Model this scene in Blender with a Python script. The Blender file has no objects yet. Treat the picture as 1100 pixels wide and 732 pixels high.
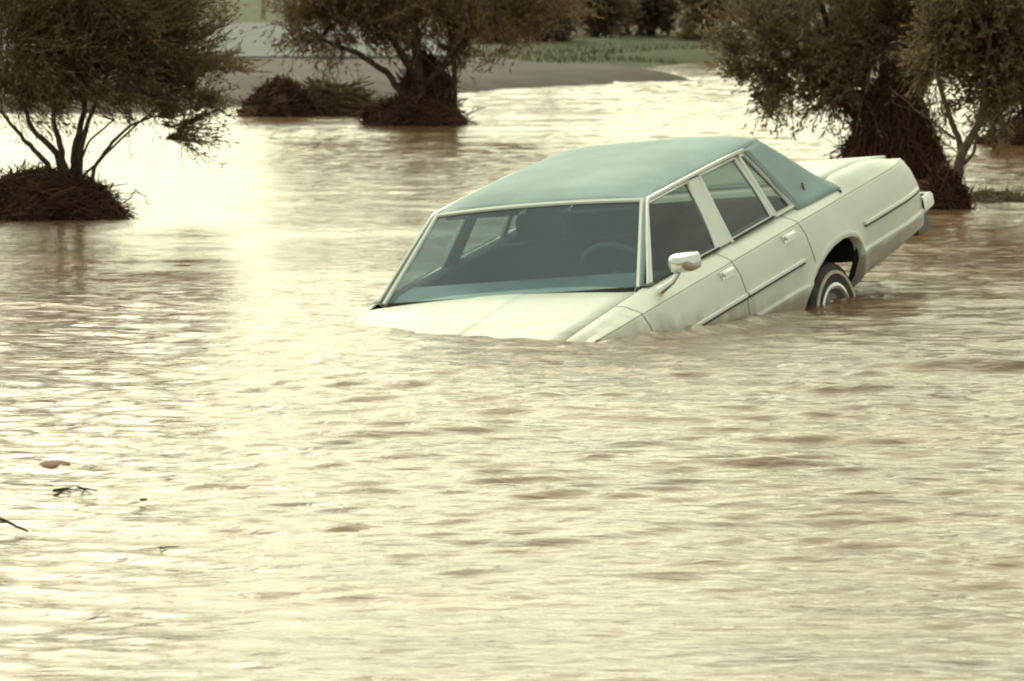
import bpy, bmesh, math, random
import numpy as np
from mathutils import Vector, Matrix

# ------------------------------------------------------------------ camera
S = bpy.context.scene
COL = S.collection
FPX, HCAM, PITCH = 5000.0, 1.929, 0.08648          # focal length in photo pixels, eye height, downward tilt
PW, PH = 1100.0, 732.0
cam = bpy.data.cameras.new('camera')
cam.sensor_width = 36.0
cam.lens = 36.0 * FPX / PW
cam.clip_start = 0.5
cam.clip_end = 4000
cam.dof.use_dof = True
cam.dof.focus_distance = 19.5
cam.dof.aperture_fstop = 11.0
camo = bpy.data.objects.new('camera', cam)
camo.location = (0, 0, HCAM)
camo.rotation_euler = (math.pi / 2 - PITCH, 0, 0)
COL.objects.link(camo)
S.camera = camo

# ------------------------------------------------------------------ light
SUN_EL, SUN_AZ = math.radians(30), math.radians(-14)   # azimuth from +Y towards +X
sund = Vector((math.cos(SUN_EL) * math.sin(SUN_AZ), math.cos(SUN_EL) * math.cos(SUN_AZ), math.sin(SUN_EL)))
w = bpy.data.worlds.new('World')
S.world = w
w.use_nodes = True
nt = w.node_tree
nt.nodes.clear()
def N(t, tree=None, **kw):
    n = (tree or nt).nodes.new(t)
    for k, v in kw.items():
        setattr(n, k, v)
    return n
def L(a, b, tree=None):
    (tree or nt).links.new(a, b)
out = N('ShaderNodeOutputWorld')
bg = N('ShaderNodeBackground')
bg.inputs['Strength'].default_value = 0.1
sky = N('ShaderNodeTexSky', sky_type='NISHITA', sun_disc=False, sun_elevation=SUN_EL, sun_rotation=SUN_AZ,
        altitude=300, air_density=1.5, dust_density=6.0, ozone_density=1.0)
tc = N('ShaderNodeTexCoord')
mp = N('ShaderNodeMapping')
mp.inputs['Scale'].default_value = (1.0, 1.0, 2.2)
no = N('ShaderNodeTexNoise')
no.inputs['Scale'].default_value = 3.0
no.inputs['Detail'].default_value = 5.0
no.inputs['Roughness'].default_value = 0.55
L(tc.outputs['Generated'], mp.inputs['Vector'])
L(mp.outputs['Vector'], no.inputs['Vector'])
cr = N('ShaderNodeMapRange')                        # cloud brightness
for k, v in zip(('From Min', 'From Max', 'To Min', 'To Max'), (0.34, 0.66, 7.2, 11.5)):
    cr.inputs[k].default_value = v
L(no.outputs['Fac'], cr.inputs['Value'])
dt = N('ShaderNodeVectorMath', operation='DOT_PRODUCT')
dt.inputs[1].default_value = sund
L(tc.outputs['Generated'], dt.inputs[0])
mx = N('ShaderNodeMath', operation='MAXIMUM'); mx.inputs[1].default_value = 0.0
L(dt.outputs['Value'], mx.inputs[0])
pw_ = N('ShaderNodeMath', operation='POWER'); pw_.inputs[1].default_value = 4.2
L(mx.outputs[0], pw_.inputs[0])
glow = N('ShaderNodeVectorMath', operation='SCALE')  # thin warm cloud glows round the hidden sun
glow.inputs[0].default_value = (2.55, 2.68, 1.74)
L(pw_.outputs[0], glow.inputs['Scale'])
gl = N('ShaderNodeVectorMath', operation='ADD')
gl.inputs[1].default_value = (0.80, 0.86, 0.68)
L(glow.outputs['Vector'], gl.inputs[0])
tint = N('ShaderNodeVectorMath', operation='SCALE')
L(gl.outputs['Vector'], tint.inputs[0]); L(cr.outputs['Result'], tint.inputs['Scale'])
mix = N('ShaderNodeMix', data_type='RGBA')
mix.inputs['Factor'].default_value = 0.88
L(sky.outputs['Color'], mix.inputs[6]); L(tint.outputs['Vector'], mix.inputs[7])
L(mix.outputs[2], bg.inputs['Color'])
L(bg.outputs[0], out.inputs['Surface'])

sl = bpy.data.lights.new('sun', 'SUN')
sl.energy = 0.5
sl.angle = math.radians(20)
sl.color = (1.0, 0.93, 0.74)
slo = bpy.data.objects.new('sun', sl)
slo.rotation_euler = sund.to_track_quat('Z', 'Y').to_euler()
slo.location = (0, 0, 60)
COL.objects.link(slo)

S.view_settings.view_transform = 'Standard'
S.view_settings.look = 'None'
S.view_settings.gamma = 1.0
S.view_settings.exposure = 0.0
S.cycles.max_bounces = 8
S.cycles.transparent_max_bounces = 16
S.cycles.filter_width = 2.0
S.cycles.use_denoising = True

# ------------------------------------------------------------------ helpers
rng = np.random.default_rng(7)
random.seed(7)
_r = np.array([1.0, 0, 0]); _f = np.array([0, math.cos(PITCH), -math.sin(PITCH)]); _u = np.array([0, math.sin(PITCH), math.cos(PITCH)])
def ray(px, py):
    return _f + (px - PW / 2) / FPX * _r - (py - PH / 2) / FPX * _u
def ground(px, py, z=0.0):
    d = ray(px, py); t = (z - HCAM) / d[2]
    return np.array([0, 0, HCAM]) + d * t
def at(px, py, Y):
    d = ray(px, py); t = Y / d[1]
    return np.array([0, 0, HCAM]) + d * t

class MB:
    def __init__(s): s.v = []; s.f = []; s.m = []; s.n = 0; s.mat = 0
    def add(s, verts, faces):
        o = s.n
        s.v.extend([tuple(map(float, p)) for p in verts]); s.n = len(s.v)
        for f in faces:
            s.f.append(tuple(i + o for i in f)); s.m.append(s.mat)
    def box(s, c, size, rot=None):
        c = Vector(c); h = Vector(size) / 2
        vs = [Vector((x * h.x, y * h.y, z * h.z)) for x in (-1, 1) for y in (-1, 1) for z in (-1, 1)]
        if rot: vs = [rot @ v for v in vs]
        s.add([c + v for v in vs], [(0, 1, 3, 2), (4, 6, 7, 5), (0, 4, 5, 1), (2, 3, 7, 6), (0, 2, 6, 4), (1, 5, 7, 3)])
    def tube(s, pts, radii, k=8, closed=False, cap=True):
        P = [Vector(p) for p in pts]; n = len(P)
        if not hasattr(radii, '__len__'): radii = [radii] * n
        vs = []; prev = None
        for i in range(n):
            if closed: t = P[(i + 1) % n] - P[i - 1]
            else: t = P[min(i + 1, n - 1)] - P[max(i - 1, 0)]
            t = t.normalized() if t.length > 1e-9 else Vector((0, 0, 1))
            if prev is None:
                a = t.orthogonal().normalized()
            else:
                a = prev - t * prev.dot(t)
                a = a.normalized() if a.length > 1e-6 else t.orthogonal().normalized()
            prev = a; b = t.cross(a)
            for j in range(k):
                th = 2 * math.pi * j / k
                vs.append(P[i] + (a * math.cos(th) + b * math.sin(th)) * radii[i])
        fs = []
        for i in range(n if closed else n - 1):
            for j in range(k):
                fs.append((i * k + j, i * k + (j + 1) % k, ((i + 1) % n) * k + (j + 1) % k, ((i + 1) % n) * k + j))
        if cap and not closed:
            fs.append(tuple(range(k - 1, -1, -1))); fs.append(tuple((n - 1) * k + j for j in range(k)))
        s.add(vs, fs)
    def bar(s, pts, wv, hv, closed=False):
        """a rectangular strip along pts; wv and hv are the two half-size vectors of its section"""
        P = [Vector(p) for p in pts]; wv = Vector(wv); hv = Vector(hv); n = len(P); vs = []
        for p in P: vs += [p - wv - hv, p + wv - hv, p + wv + hv, p - wv + hv]
        fs = []
        for i in range(n if closed else n - 1):
            j = (i + 1) % n
            for a in range(4):
                fs.append((i * 4 + a, i * 4 + (a + 1) % 4, j * 4 + (a + 1) % 4, j * 4 + a))
        if not closed: fs += [(3, 2, 1, 0), tuple((n - 1) * 4 + a for a in range(4))]
        s.add(vs, fs)
    def grid(s, rows):
        nr, nc = len(rows), len(rows[0]); vs = [p for r in rows for p in r]
        s.add(vs, [(i * nc + j, i * nc + j + 1, (i + 1) * nc + j + 1, (i + 1) * nc + j) for i in range(nr - 1) for j in range(nc - 1)])
    def lathe(s, prof, c, k=40):
        """prof: list of (radius, offset along +y)"""
        vs = []
        for r, o in prof:
            for j in range(k):
                th = 2 * math.pi * j / k
                vs.append((c[0] + r * math.cos(th), c[1] + o, c[2] + r * math.sin(th)))
        n = len(prof)
        s.add(vs, [(i * k + j, i * k + (j + 1) % k, (i + 1) * k + (j + 1) % k, (i + 1) * k + j) for i in range(n - 1) for j in range(k)])
    def build(s, name, mats, parent=None, smooth=35, weld=0.0004, solid=0.0, bevel=0.0):
        me = bpy.data.meshes.new(name)
        me.from_pydata(s.v, [], s.f)
        mats = mats if isinstance(mats, (list, tuple)) else [mats]
        for m in mats: me.materials.append(m)
        me.polygons.foreach_set('material_index', s.m)
        bm = bmesh.new(); bm.from_mesh(me)
        if weld: bmesh.ops.remove_doubles(bm, verts=bm.verts, dist=weld)
        bmesh.ops.recalc_face_normals(bm, faces=bm.faces)
        ang = math.radians(smooth)
        for f in bm.faces: f.smooth = True
        for e in bm.edges:
            if len(e.link_faces) == 2 and e.calc_face_angle(0) > ang: e.smooth = False
        bm.to_mesh(me); bm.free()
        o = bpy.data.objects.new(name, me); COL.objects.link(o)
        if parent: o.parent = parent
        if bevel:
            b = o.modifiers.new('bevel', 'BEVEL'); b.width = bevel; b.segments = 2; b.limit_method = 'ANGLE'; b.angle_limit = math.radians(40)
        if solid:
            m = o.modifiers.new('solid', 'SOLIDIFY'); m.thickness = solid; m.offset = -1
        return o

def mesh_np(name, V, F, mat, parent=None, smooth=False):
    """V (n,3), F (m,k) arrays -> object"""
    me = bpy.data.meshes.new(name)
    V = np.asarray(V, np.float32); F = np.asarray(F, np.int32); k = F.shape[1]
    me.vertices.add(len(V)); me.vertices.foreach_set('co', V.ravel())
    me.loops.add(F.size); me.loops.foreach_set('vertex_index', F.ravel())
    me.polygons.add(len(F)); me.polygons.foreach_set('loop_start', np.arange(0, F.size, k, dtype=np.int32))
    me.polygons.foreach_set('loop_total', np.full(len(F), k, np.int32))
    if smooth: me.polygons.foreach_set('use_smooth', np.ones(len(F), bool))
    me.update(calc_edges=True); me.validate()
    me.materials.append(mat)
    o = bpy.data.objects.new(name, me); COL.objects.link(o)
    if parent: o.parent = parent
    return o

def empty(name, loc, rot=(0, 0, 0)):
    o = bpy.data.objects.new(name, None); o.empty_display_size = 0.2
    o.location = loc; o.rotation_euler = rot; COL.objects.link(o); return o
def tag(o, label, cat, group=None):
    o['label'] = label; o['category'] = cat
    if group: o['group'] = group
    return o

# ------------------------------------------------------------------ materials
def mat(name, base, rough=0.5, metal=0.0, coat=0.0, var=0.0, vscale=8.0, bump=0.0, bscale=60.0, ior=None, base2=None, spec=None, stretch=None):
    m = bpy.data.materials.new(name); m.use_nodes = True
    t = m.node_tree; b = t.nodes['Principled BSDF']
    b.inputs['Base Color'].default_value = (*base, 1); b.inputs['Roughness'].default_value = rough
    b.inputs['Metallic'].default_value = metal; b.inputs['Coat Weight'].default_value = coat
    b.inputs['Coat Roughness'].default_value = 0.08
    if ior: b.inputs['IOR'].default_value = ior
    if spec is not None: b.inputs['Specular IOR Level'].default_value = spec
    if var or base2 or bump:
        c = N('ShaderNodeTexCoord', t); src = c.outputs['Object']
        if stretch:
            mpn = N('ShaderNodeMapping', t); mpn.inputs['Scale'].default_value = stretch
            L(src, mpn.inputs['Vector'], t); src = mpn.outputs['Vector']
    if var or base2:
        n = N('ShaderNodeTexNoise', t); n.inputs['Scale'].default_value = vscale; n.inputs['Detail'].default_value = 6
        L(src, n.inputs['Vector'], t)
        r = N('ShaderNodeValToRGB', t)
        lo = base2 or tuple(x * (1 - var) for x in base); hi = base if base2 else tuple(min(1, x * (1 + var)) for x in base)
        r.color_ramp.elements[0].position = 0.35; r.color_ramp.elements[0].color = (*lo, 1)
        r.color_ramp.elements[1].position = 0.65; r.color_ramp.elements[1].color = (*hi, 1)
        L(n.outputs['Fac'], r.inputs['Fac'], t); L(r.outputs['Color'], b.inputs['Base Color'], t)
    if bump:
        n2 = N('ShaderNodeTexNoise', t); n2.inputs['Scale'].default_value = bscale; n2.inputs['Detail'].default_value = 4
        L(src, n2.inputs['Vector'], t)
        bp = N('ShaderNodeBump', t); bp.inputs['Strength'].default_value = bump; bp.inputs['Distance'].default_value = 0.01
        L(n2.outputs['Fac'], bp.inputs['Height'], t); L(bp.outputs['Normal'], b.inputs['Normal'], t)
    return m

def mat_glass(name, tintc, refl=1.0, haze=0.0):
    m = bpy.data.materials.new(name); m.use_nodes = True
    t = m.node_tree; t.nodes.clear()
    o = N('ShaderNodeOutputMaterial', t); mixn = N('ShaderNodeMixShader', t)
    tr = N('ShaderNodeBsdfTransparent', t); tr.inputs['Color'].default_value = (*tintc, 1)
    g = N('ShaderNodeBsdfGlossy', t); g.inputs['Roughness'].default_value = 0.02; g.inputs['Color'].default_value = (.95, 1, .98, 1)
    fr = N('ShaderNodeFresnel', t); gm = N('ShaderNodeNewGeometry', t); im = N('ShaderNodeMapRange', t)   # one thin sheet: the same reflection from both faces
    im.inputs['To Min'].default_value = 1.52; im.inputs['To Max'].default_value = 1 / 1.52
    L(gm.outputs['Backfacing'], im.inputs['Value'], t); L(im.outputs[0], fr.inputs['IOR'], t)
    mu = N('ShaderNodeMath', t, operation='MULTIPLY'); mu.inputs[1].default_value = refl
    L(fr.outputs[0], mu.inputs[0], t); L(mu.outputs[0], mixn.inputs['Fac'], t)
    df = N('ShaderNodeBsdfDiffuse', t); df.inputs['Color'].default_value = (.36, .47, .60, 1)  # bluish haze of reflected sky, put into the glass as diffuse colour
    md_ = N('ShaderNodeMixShader', t); md_.inputs['Fac'].default_value = haze
    L(tr.outputs[0], md_.inputs[1], t); L(df.outputs[0], md_.inputs[2], t)
    L(md_.outputs[0], mixn.inputs[1], t); L(g.outputs[0], mixn.inputs[2], t); L(mixn.outputs[0], o.inputs['Surface'], t)
    return m

def mat_leaf(name, c0, c1, rough=0.6):
    m = bpy.data.materials.new(name); m.use_nodes = True
    t = m.node_tree; b = t.nodes['Principled BSDF']; o = t.nodes['Material Output']
    g = N('ShaderNodeNewGeometry', t); r = N('ShaderNodeValToRGB', t)
    r.color_ramp.elements[0].color = (*c0, 1); r.color_ramp.elements[1].color = (*c1, 1)
    L(g.outputs['Random Per Island'], r.inputs['Fac'], t); L(r.outputs['Color'], b.inputs['Base Color'], t)
    b.inputs['Roughness'].default_value = rough; b.inputs['Specular IOR Level'].default_value = 0.25
    tl = N('ShaderNodeBsdfTranslucent', t); L(r.outputs['Color'], tl.inputs['Color'], t)
    mxs = N('ShaderNodeMixShader', t); mxs.inputs['Fac'].default_value = 0.42
    L(b.outputs[0], mxs.inputs[1], t); L(tl.outputs[0], mxs.inputs[2], t); L(mxs.outputs[0], o.inputs['Surface'], t)
    return m

M = {}
M['paint'] = mat('cream_paint', (0.74, 0.76, 0.665), 0.45, coat=0.1, var=0.05, vscale=4)
def lower_band_and_silt(m):
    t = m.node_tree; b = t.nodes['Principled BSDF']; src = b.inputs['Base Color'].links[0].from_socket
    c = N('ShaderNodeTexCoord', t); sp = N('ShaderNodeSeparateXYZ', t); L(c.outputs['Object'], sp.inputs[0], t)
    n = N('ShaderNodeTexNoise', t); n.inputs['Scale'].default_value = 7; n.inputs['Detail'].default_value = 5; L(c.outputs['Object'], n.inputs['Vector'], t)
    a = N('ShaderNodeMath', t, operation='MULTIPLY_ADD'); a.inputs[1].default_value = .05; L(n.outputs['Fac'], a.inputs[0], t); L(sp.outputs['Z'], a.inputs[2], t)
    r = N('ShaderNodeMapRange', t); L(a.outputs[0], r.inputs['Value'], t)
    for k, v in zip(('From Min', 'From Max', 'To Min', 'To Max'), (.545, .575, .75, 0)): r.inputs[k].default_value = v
    mx_ = N('ShaderNodeMix', t, data_type='RGBA'); L(r.outputs[0], mx_.inputs['Factor'], t); L(src, mx_.inputs[6], t); mx_.inputs[7].default_value = (.34, .30, .24, 1)  # paint turns grey-brown below the low crease
    gp = N('ShaderNodeNewGeometry', t); s2 = N('ShaderNodeSeparateXYZ', t); L(gp.outputs['Position'], s2.inputs[0], t)   # silt left by the lapping water
    n3 = N('ShaderNodeTexNoise', t); n3.inputs['Scale'].default_value = 9; n3.inputs['Detail'].default_value = 8; mp3 = N('ShaderNodeMapping', t); mp3.inputs['Scale'].default_value = (1, 1, .35); L(gp.outputs['Position'], mp3.inputs['Vector'], t); L(mp3.outputs[0], n3.inputs['Vector'], t)
    a3 = N('ShaderNodeMath', t, operation='MULTIPLY_ADD'); a3.inputs[1].default_value = -.24; L(n3.outputs['Fac'], a3.inputs[0], t); L(s2.outputs['Z'], a3.inputs[2], t)
    r3 = N('ShaderNodeMapRange', t); L(a3.outputs[0], r3.inputs['Value'], t)
    for k, v in zip(('From Min', 'From Max', 'To Min', 'To Max'), (-.13, -.03, .6, 0)): r3.inputs[k].default_value = v
    m3 = N('ShaderNodeMix', t, data_type='RGBA'); L(r3.outputs[0], m3.inputs['Factor'], t); L(mx_.outputs[2], m3.inputs[6], t); m3.inputs[7].default_value = (.36, .27, .18, 1)
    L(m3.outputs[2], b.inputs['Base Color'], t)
lower_band_and_silt(M['paint'])
M['vinyl'] = mat('green_vinyl', (0.335, 0.445, 0.445), 0.7, var=0.10, vscale=3.5, bump=0.5, bscale=90)
M['chrome'] = mat('chrome', (0.78, 0.78, 0.75), 0.14, metal=1.0)
M['trim'] = mat('bright_trim', (0.84, 0.84, 0.78), 0.32, metal=0.35, coat=0.4)
M['rubber'] = mat('black_rubber', (0.02, 0.02, 0.02), 0.6)
M['gap'] = mat('dark_cavity', (0.02, 0.017, 0.015), 0.9)
M['filler'] = mat('grey_plastic', (0.13, 0.125, 0.12), 0.5)
M['tyre'] = mat('tyre_rubber', (0.045, 0.035, 0.028), 0.7, var=0.3, vscale=14)
M['white'] = mat('whitewall', (0.62, 0.57, 0.46), 0.55, var=0.12, vscale=9)
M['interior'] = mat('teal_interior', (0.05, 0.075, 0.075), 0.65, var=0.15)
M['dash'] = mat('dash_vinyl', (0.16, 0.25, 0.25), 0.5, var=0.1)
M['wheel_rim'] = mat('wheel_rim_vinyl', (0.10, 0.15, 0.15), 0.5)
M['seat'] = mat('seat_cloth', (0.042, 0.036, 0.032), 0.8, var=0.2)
M['lamp_red'] = mat('red_lens', (0.30, 0.07, 0.05), 0.35)
M['glass'] = mat_glass('tinted_glass', (0.70, 0.84, 0.91), 1.0, 0.16)
M['glass_dark'] = mat_glass('side_glass', (0.36, 0.42, 0.40), 1.0, 0.02)
M['bark'] = mat('dark_bark', (0.075, 0.050, 0.034), 0.9, var=0.35, vscale=12, bump=0.5, bscale=40)
M['stem'] = mat('pale_bark', (0.14, 0.105, 0.07), 0.9, var=0.3, vscale=12, bump=0.4, bscale=40)
M['debris'] = mat('wet_debris', (0.085, 0.042, 0.027), 0.85, base2=(0.04, 0.021, 0.014), vscale=9, bump=0.7, bscale=30)
M['twig'] = mat_leaf('debris_twig', (0.07, 0.032, 0.02), (0.27, 0.13, 0.08), 0.8)
M['red_heap'] = mat('red_brown_debris', (0.20, 0.10, 0.062), 0.9, base2=(0.09, 0.045, 0.03), vscale=9, bump=.7, bscale=30)
M['red_twig'] = mat_leaf('red_brown_twig', (0.08, 0.04, 0.025), (0.26, 0.14, 0.09), 0.8)
M['olive_heap'] = mat('olive_debris', (0.14, 0.11, 0.06), 0.9, base2=(0.07, 0.05, 0.03), vscale=9, bump=.7, bscale=30)
M['brush'] = mat_leaf('green_brush', (0.14, 0.115, 0.06), (0.38, 0.31, 0.18), 0.8)
M['redmud'] = mat('red_mud', (0.24, 0.09, 0.045), 0.7, base2=(0.15, 0.06, 0.03), vscale=20, bump=.8, bscale=60)
M['leaf_olive'] = mat_leaf('olive_leaf', (0.125, 0.086, 0.048), (0.31, 0.228, 0.13))
M['leaf_grey'] = mat_leaf('grey_green_leaf', (0.135, 0.098, 0.055), (0.33, 0.25, 0.145))
M['leaf_far'] = mat_leaf('far_leaf', (0.15, 0.11, 0.07), (0.33, 0.25, 0.16))
M['leaf_brown'] = mat_leaf('brown_leaf', (0.135, 0.088, 0.052), (0.32, 0.22, 0.13))
M['grass'] = mat_leaf('grass_blade', (0.047, 0.048, 0.016), (0.11, 0.106, 0.038))
M['soil'] = mat('bank_soil', (0.112, 0.084, 0.073), 0.9, base2=(0.068, 0.050, 0.043), vscale=0.9, bump=0.5, bscale=9)
M['turf'] = mat('turf_soil', (0.075, 0.068, 0.030), 0.9, base2=(0.05, 0.042, 0.022), vscale=0.6, bump=0.5, bscale=6)
M['road'] = mat('wet_road', (0.155, 0.165, 0.165), 0.85, base2=(0.115, 0.12, 0.12), vscale=0.5, bump=0.2, bscale=20)
M['post'] = mat('weathered_wood', (0.35, 0.32, 0.24), 0.8, var=0.2)

# ------------------------------------------------------------------ car pose
CAR_LOC = Vector((0.947493, math.exp(3.2210631862594736), -0.458745))
CAR_ROT = (0.09600563, 0.16992918, -2.02651914)
from mathutils import Euler
CAR_M = Matrix.Translation(CAR_LOC) @ Euler(CAR_ROT, 'XYZ').to_matrix().to_4x4()
CAR_I = CAR_M.inverted()

# ------------------------------------------------------------------ land
def interp_poly(P):
    return [np.array(ground(px, py)[:2]) for px, py in P]
spit = interp_poly([(-400, 124), (150, 120), (230, 117), (330, 112), (430, 106), (520, 98), (620, 92), (700, 88), (748, 86.0), (700, 80), (655, 76)])
# behind the spit the water runs in from the right to a far shore
far_shore = interp_poly([(655, 76), (720, 70), (800, 68), (900, 72), (1000, 76), (1200, 78), (1800, 80)])
land_poly = np.array(spit + far_shore[1:] + [np.array([60, 400.]), np.array([-60, 400.])])
def sdist(X, Y, poly):
    d = np.full(X.shape, 1e9); inside = np.zeros(X.shape, bool); n = len(poly)
    for i in range(n):
        a = poly[i]; b = poly[(i + 1) % n]; e = b - a
        t = np.clip(((X - a[0]) * e[0] + (Y - a[1]) * e[1]) / (e @ e), 0, 1)
        d = np.minimum(d, np.hypot(X - a[0] - t * e[0], Y - a[1] - t * e[1]))
        c = ((a[1] > Y) != (b[1] > Y)) & (X < (b[0] - a[0]) * (Y - a[1]) / (b[1] - a[1] + 1e-12) + a[0])
        inside ^= c
    return np.where(inside, d, -d)
def fbm2(X, Y, seed, base=1.0, octs=4, sx=1.0, sy=1.0):
    g = np.random.default_rng(seed); Z = np.zeros(X.shape)
    for o in range(octs):
        for _ in range(5):
            a = g.uniform(0, 2 * math.pi); k = base * 2 ** o * g.uniform(.7, 1.4)
            Z += np.sin(k * (math.cos(a) * X * sx + math.sin(a) * Y * sy) + g.uniform(0, 6.28)) / 2 ** o / 5
    return Z
def land_z(X, Y):
    d = sdist(X, Y, land_poly) + 0.25 * fbm2(X, Y, 3, 1.2, 3)
    z = np.where(d > 0, 0.26 * (1 - np.exp(-d / 0.9)), np.maximum(d * 0.35, -1.2))
    return z + 0.02 * fbm2(X, Y, 4, 2.0, 4) * (d > 0)
xs = np.concatenate([np.linspace(-900, -40, 12)[:-1], np.linspace(-40, -15, 26)[:-1], np.linspace(-15, 15, 181), np.linspace(15, 40, 26)[1:], np.linspace(40, 900, 12)[1:]])
ys = np.concatenate([np.linspace(-200, 40, 16)[:-1], np.linspace(40, 85, 226), np.linspace(85, 140, 60)[1:], np.linspace(140, 1500, 20)[1:]])
X, Y = np.meshgrid(xs, ys)
Z = land_z(X, Y)
Z = np.where(np.abs(X) > 58, np.where(Y > 75, .26, -1.2), Z)
nr, nc = X.shape
idx = np.arange(nr * nc).reshape(nr, nc)
F = np.stack([idx[:-1, :-1], idx[:-1, 1:], idx[1:, 1:], idx[1:, :-1]], -1).reshape(-1, 4)
# bare soil in front, turf behind, chosen by where the ground lies
TLX = [ground(-200, 24, .26)[0], ground(180, 22, .26)[0], ground(430, 30, .26)[0], ground(520, 62, .26)[0], ground(600, 68, .22)[0], ground(660, 75, .10)[0], ground(750, 85, .02)[0]]
TLY = [ground(0, 24, .26)[1], ground(0, 22, .26)[1], ground(0, 30, .26)[1], ground(0, 62, .26)[1], ground(0, 68, .22)[1], ground(0, 75, .10)[1], ground(0, 85, .02)[1]]
bank = mesh_np('ground', np.stack([X, Y, Z], -1).reshape(-1, 3), F, M['soil'], smooth=True)
vl = np.interp(X.ravel(), TLX, TLY)
at_ = bank.data.attributes.new('turf', 'FLOAT', 'POINT')
at_.data.foreach_set('value', np.where(Y.ravel() > 58, np.clip((Y.ravel() - vl) / 3.0 + .5, 0, 1), 0).astype(np.float32))
gt = M['soil'].node_tree; gb = gt.nodes['Principled BSDF']; gs = gb.inputs['Base Color'].links[0].from_socket
ga = N('ShaderNodeAttribute', gt, attribute_name='turf'); gc = N('ShaderNodeTexCoord', gt); gn = N('ShaderNodeTexNoise', gt)
gn.inputs['Scale'].default_value = 1.6; gn.inputs['Detail'].default_value = 7; L(gc.outputs['Object'], gn.inputs['Vector'], gt)
gq = N('ShaderNodeMath', gt, operation='ADD'); L(ga.outputs['Fac'], gq.inputs[0], gt); L(gn.outputs['Fac'], gq.inputs[1], gt)
gr_ = N('ShaderNodeMapRange', gt); L(gq.outputs[0], gr_.inputs['Value'], gt); gr_.inputs['From Min'].default_value = .85; gr_.inputs['From Max'].default_value = 1.15
gx = N('ShaderNodeMix', gt, data_type='RGBA'); L(gr_.outputs[0], gx.inputs['Factor'], gt); L(gs, gx.inputs[6], gt)
gv = N('ShaderNodeValToRGB', gt); gv.color_ramp.elements[0].color = (.05, .045, .02, 1); gv.color_ramp.elements[1].color = (.10, .092, .036, 1)
L(gn.outputs['Fac'], gv.inputs['Fac'], gt); L(gv.outputs['Color'], gx.inputs[7], gt); L(gx.outputs[2], gb.inputs['Base Color'], gt)
bank['kind'] = 'structure'

mb = MB()
ra = [ground(x, y, .29) for x, y in ((-250, 62), (60, 61), (260, 60.5), (480, 60))]
rb = [ground(x, y, .29) for x, y in ((-250, 26), (60, 25), (260, 24), (480, 30))]
rows = []
for i in range(25):
    u = i / 24 * 3; k = min(int(u), 2); t = u - k
    a = ra[k] * (1 - t) + ra[k + 1] * t; b = rb[k] * (1 - t) + rb[k + 1] * t
    rows.append([tuple(a * (1 - v) + b * v + np.array([0, 0, 0.05 * math.sin(math.pi * v)])) for v in np.linspace(0, 1, 12)])
mb.grid(rows)
kerb_rows = [[(p[0][0], p[0][1], p[0][2]), (p[0][0], p[0][1] - .05, .15)] for p in rows]
mb.grid(kerb_rows)
road = mb.build('road', M['road']); road['kind'] = 'structure'

def blades(name, n, region, hmin, hmax, wd, m):
    V = []; 
    px = rng.uniform(region[0], region[1], n); py = rng.uniform(region[2], region[3], n)
    P = np.array([ground(a, b, .26) for a, b in zip(px, py)])
    keep = (sdist(P[:, 0], P[:, 1], land_poly) > 0.15)
    tl = np.interp(P[:, 0], TLX, TLY)
    keep &= P[:, 1] > tl - .4 * rng.random(n)
    P = P[keep]; n = len(P)
    a = rng.uniform(0, 6.28, n); h = rng.uniform(hmin, hmax, n); lean = rng.normal(0, .35, (n, 2)) * h[:, None]
    wv = np.stack([np.cos(a), np.sin(a), 0 * a], -1) * wd
    top = P + np.stack([lean[:, 0], lean[:, 1], h], -1)
    base = P.copy(); base[:, 2] -= .05
    V = np.stack([base - wv, base + wv, top], 1).reshape(-1, 3)
    return mesh_np(name, V, np.arange(3 * n).reshape(-1, 3), m)
gr = blades('grass', 60000, (100, 1150, 0, 78),   .008, .025, .006, M['grass'])
gr['kind'] = 'stuff'
gr['label'] = 'short olive grass covering the far bank behind the bare soil'

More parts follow.
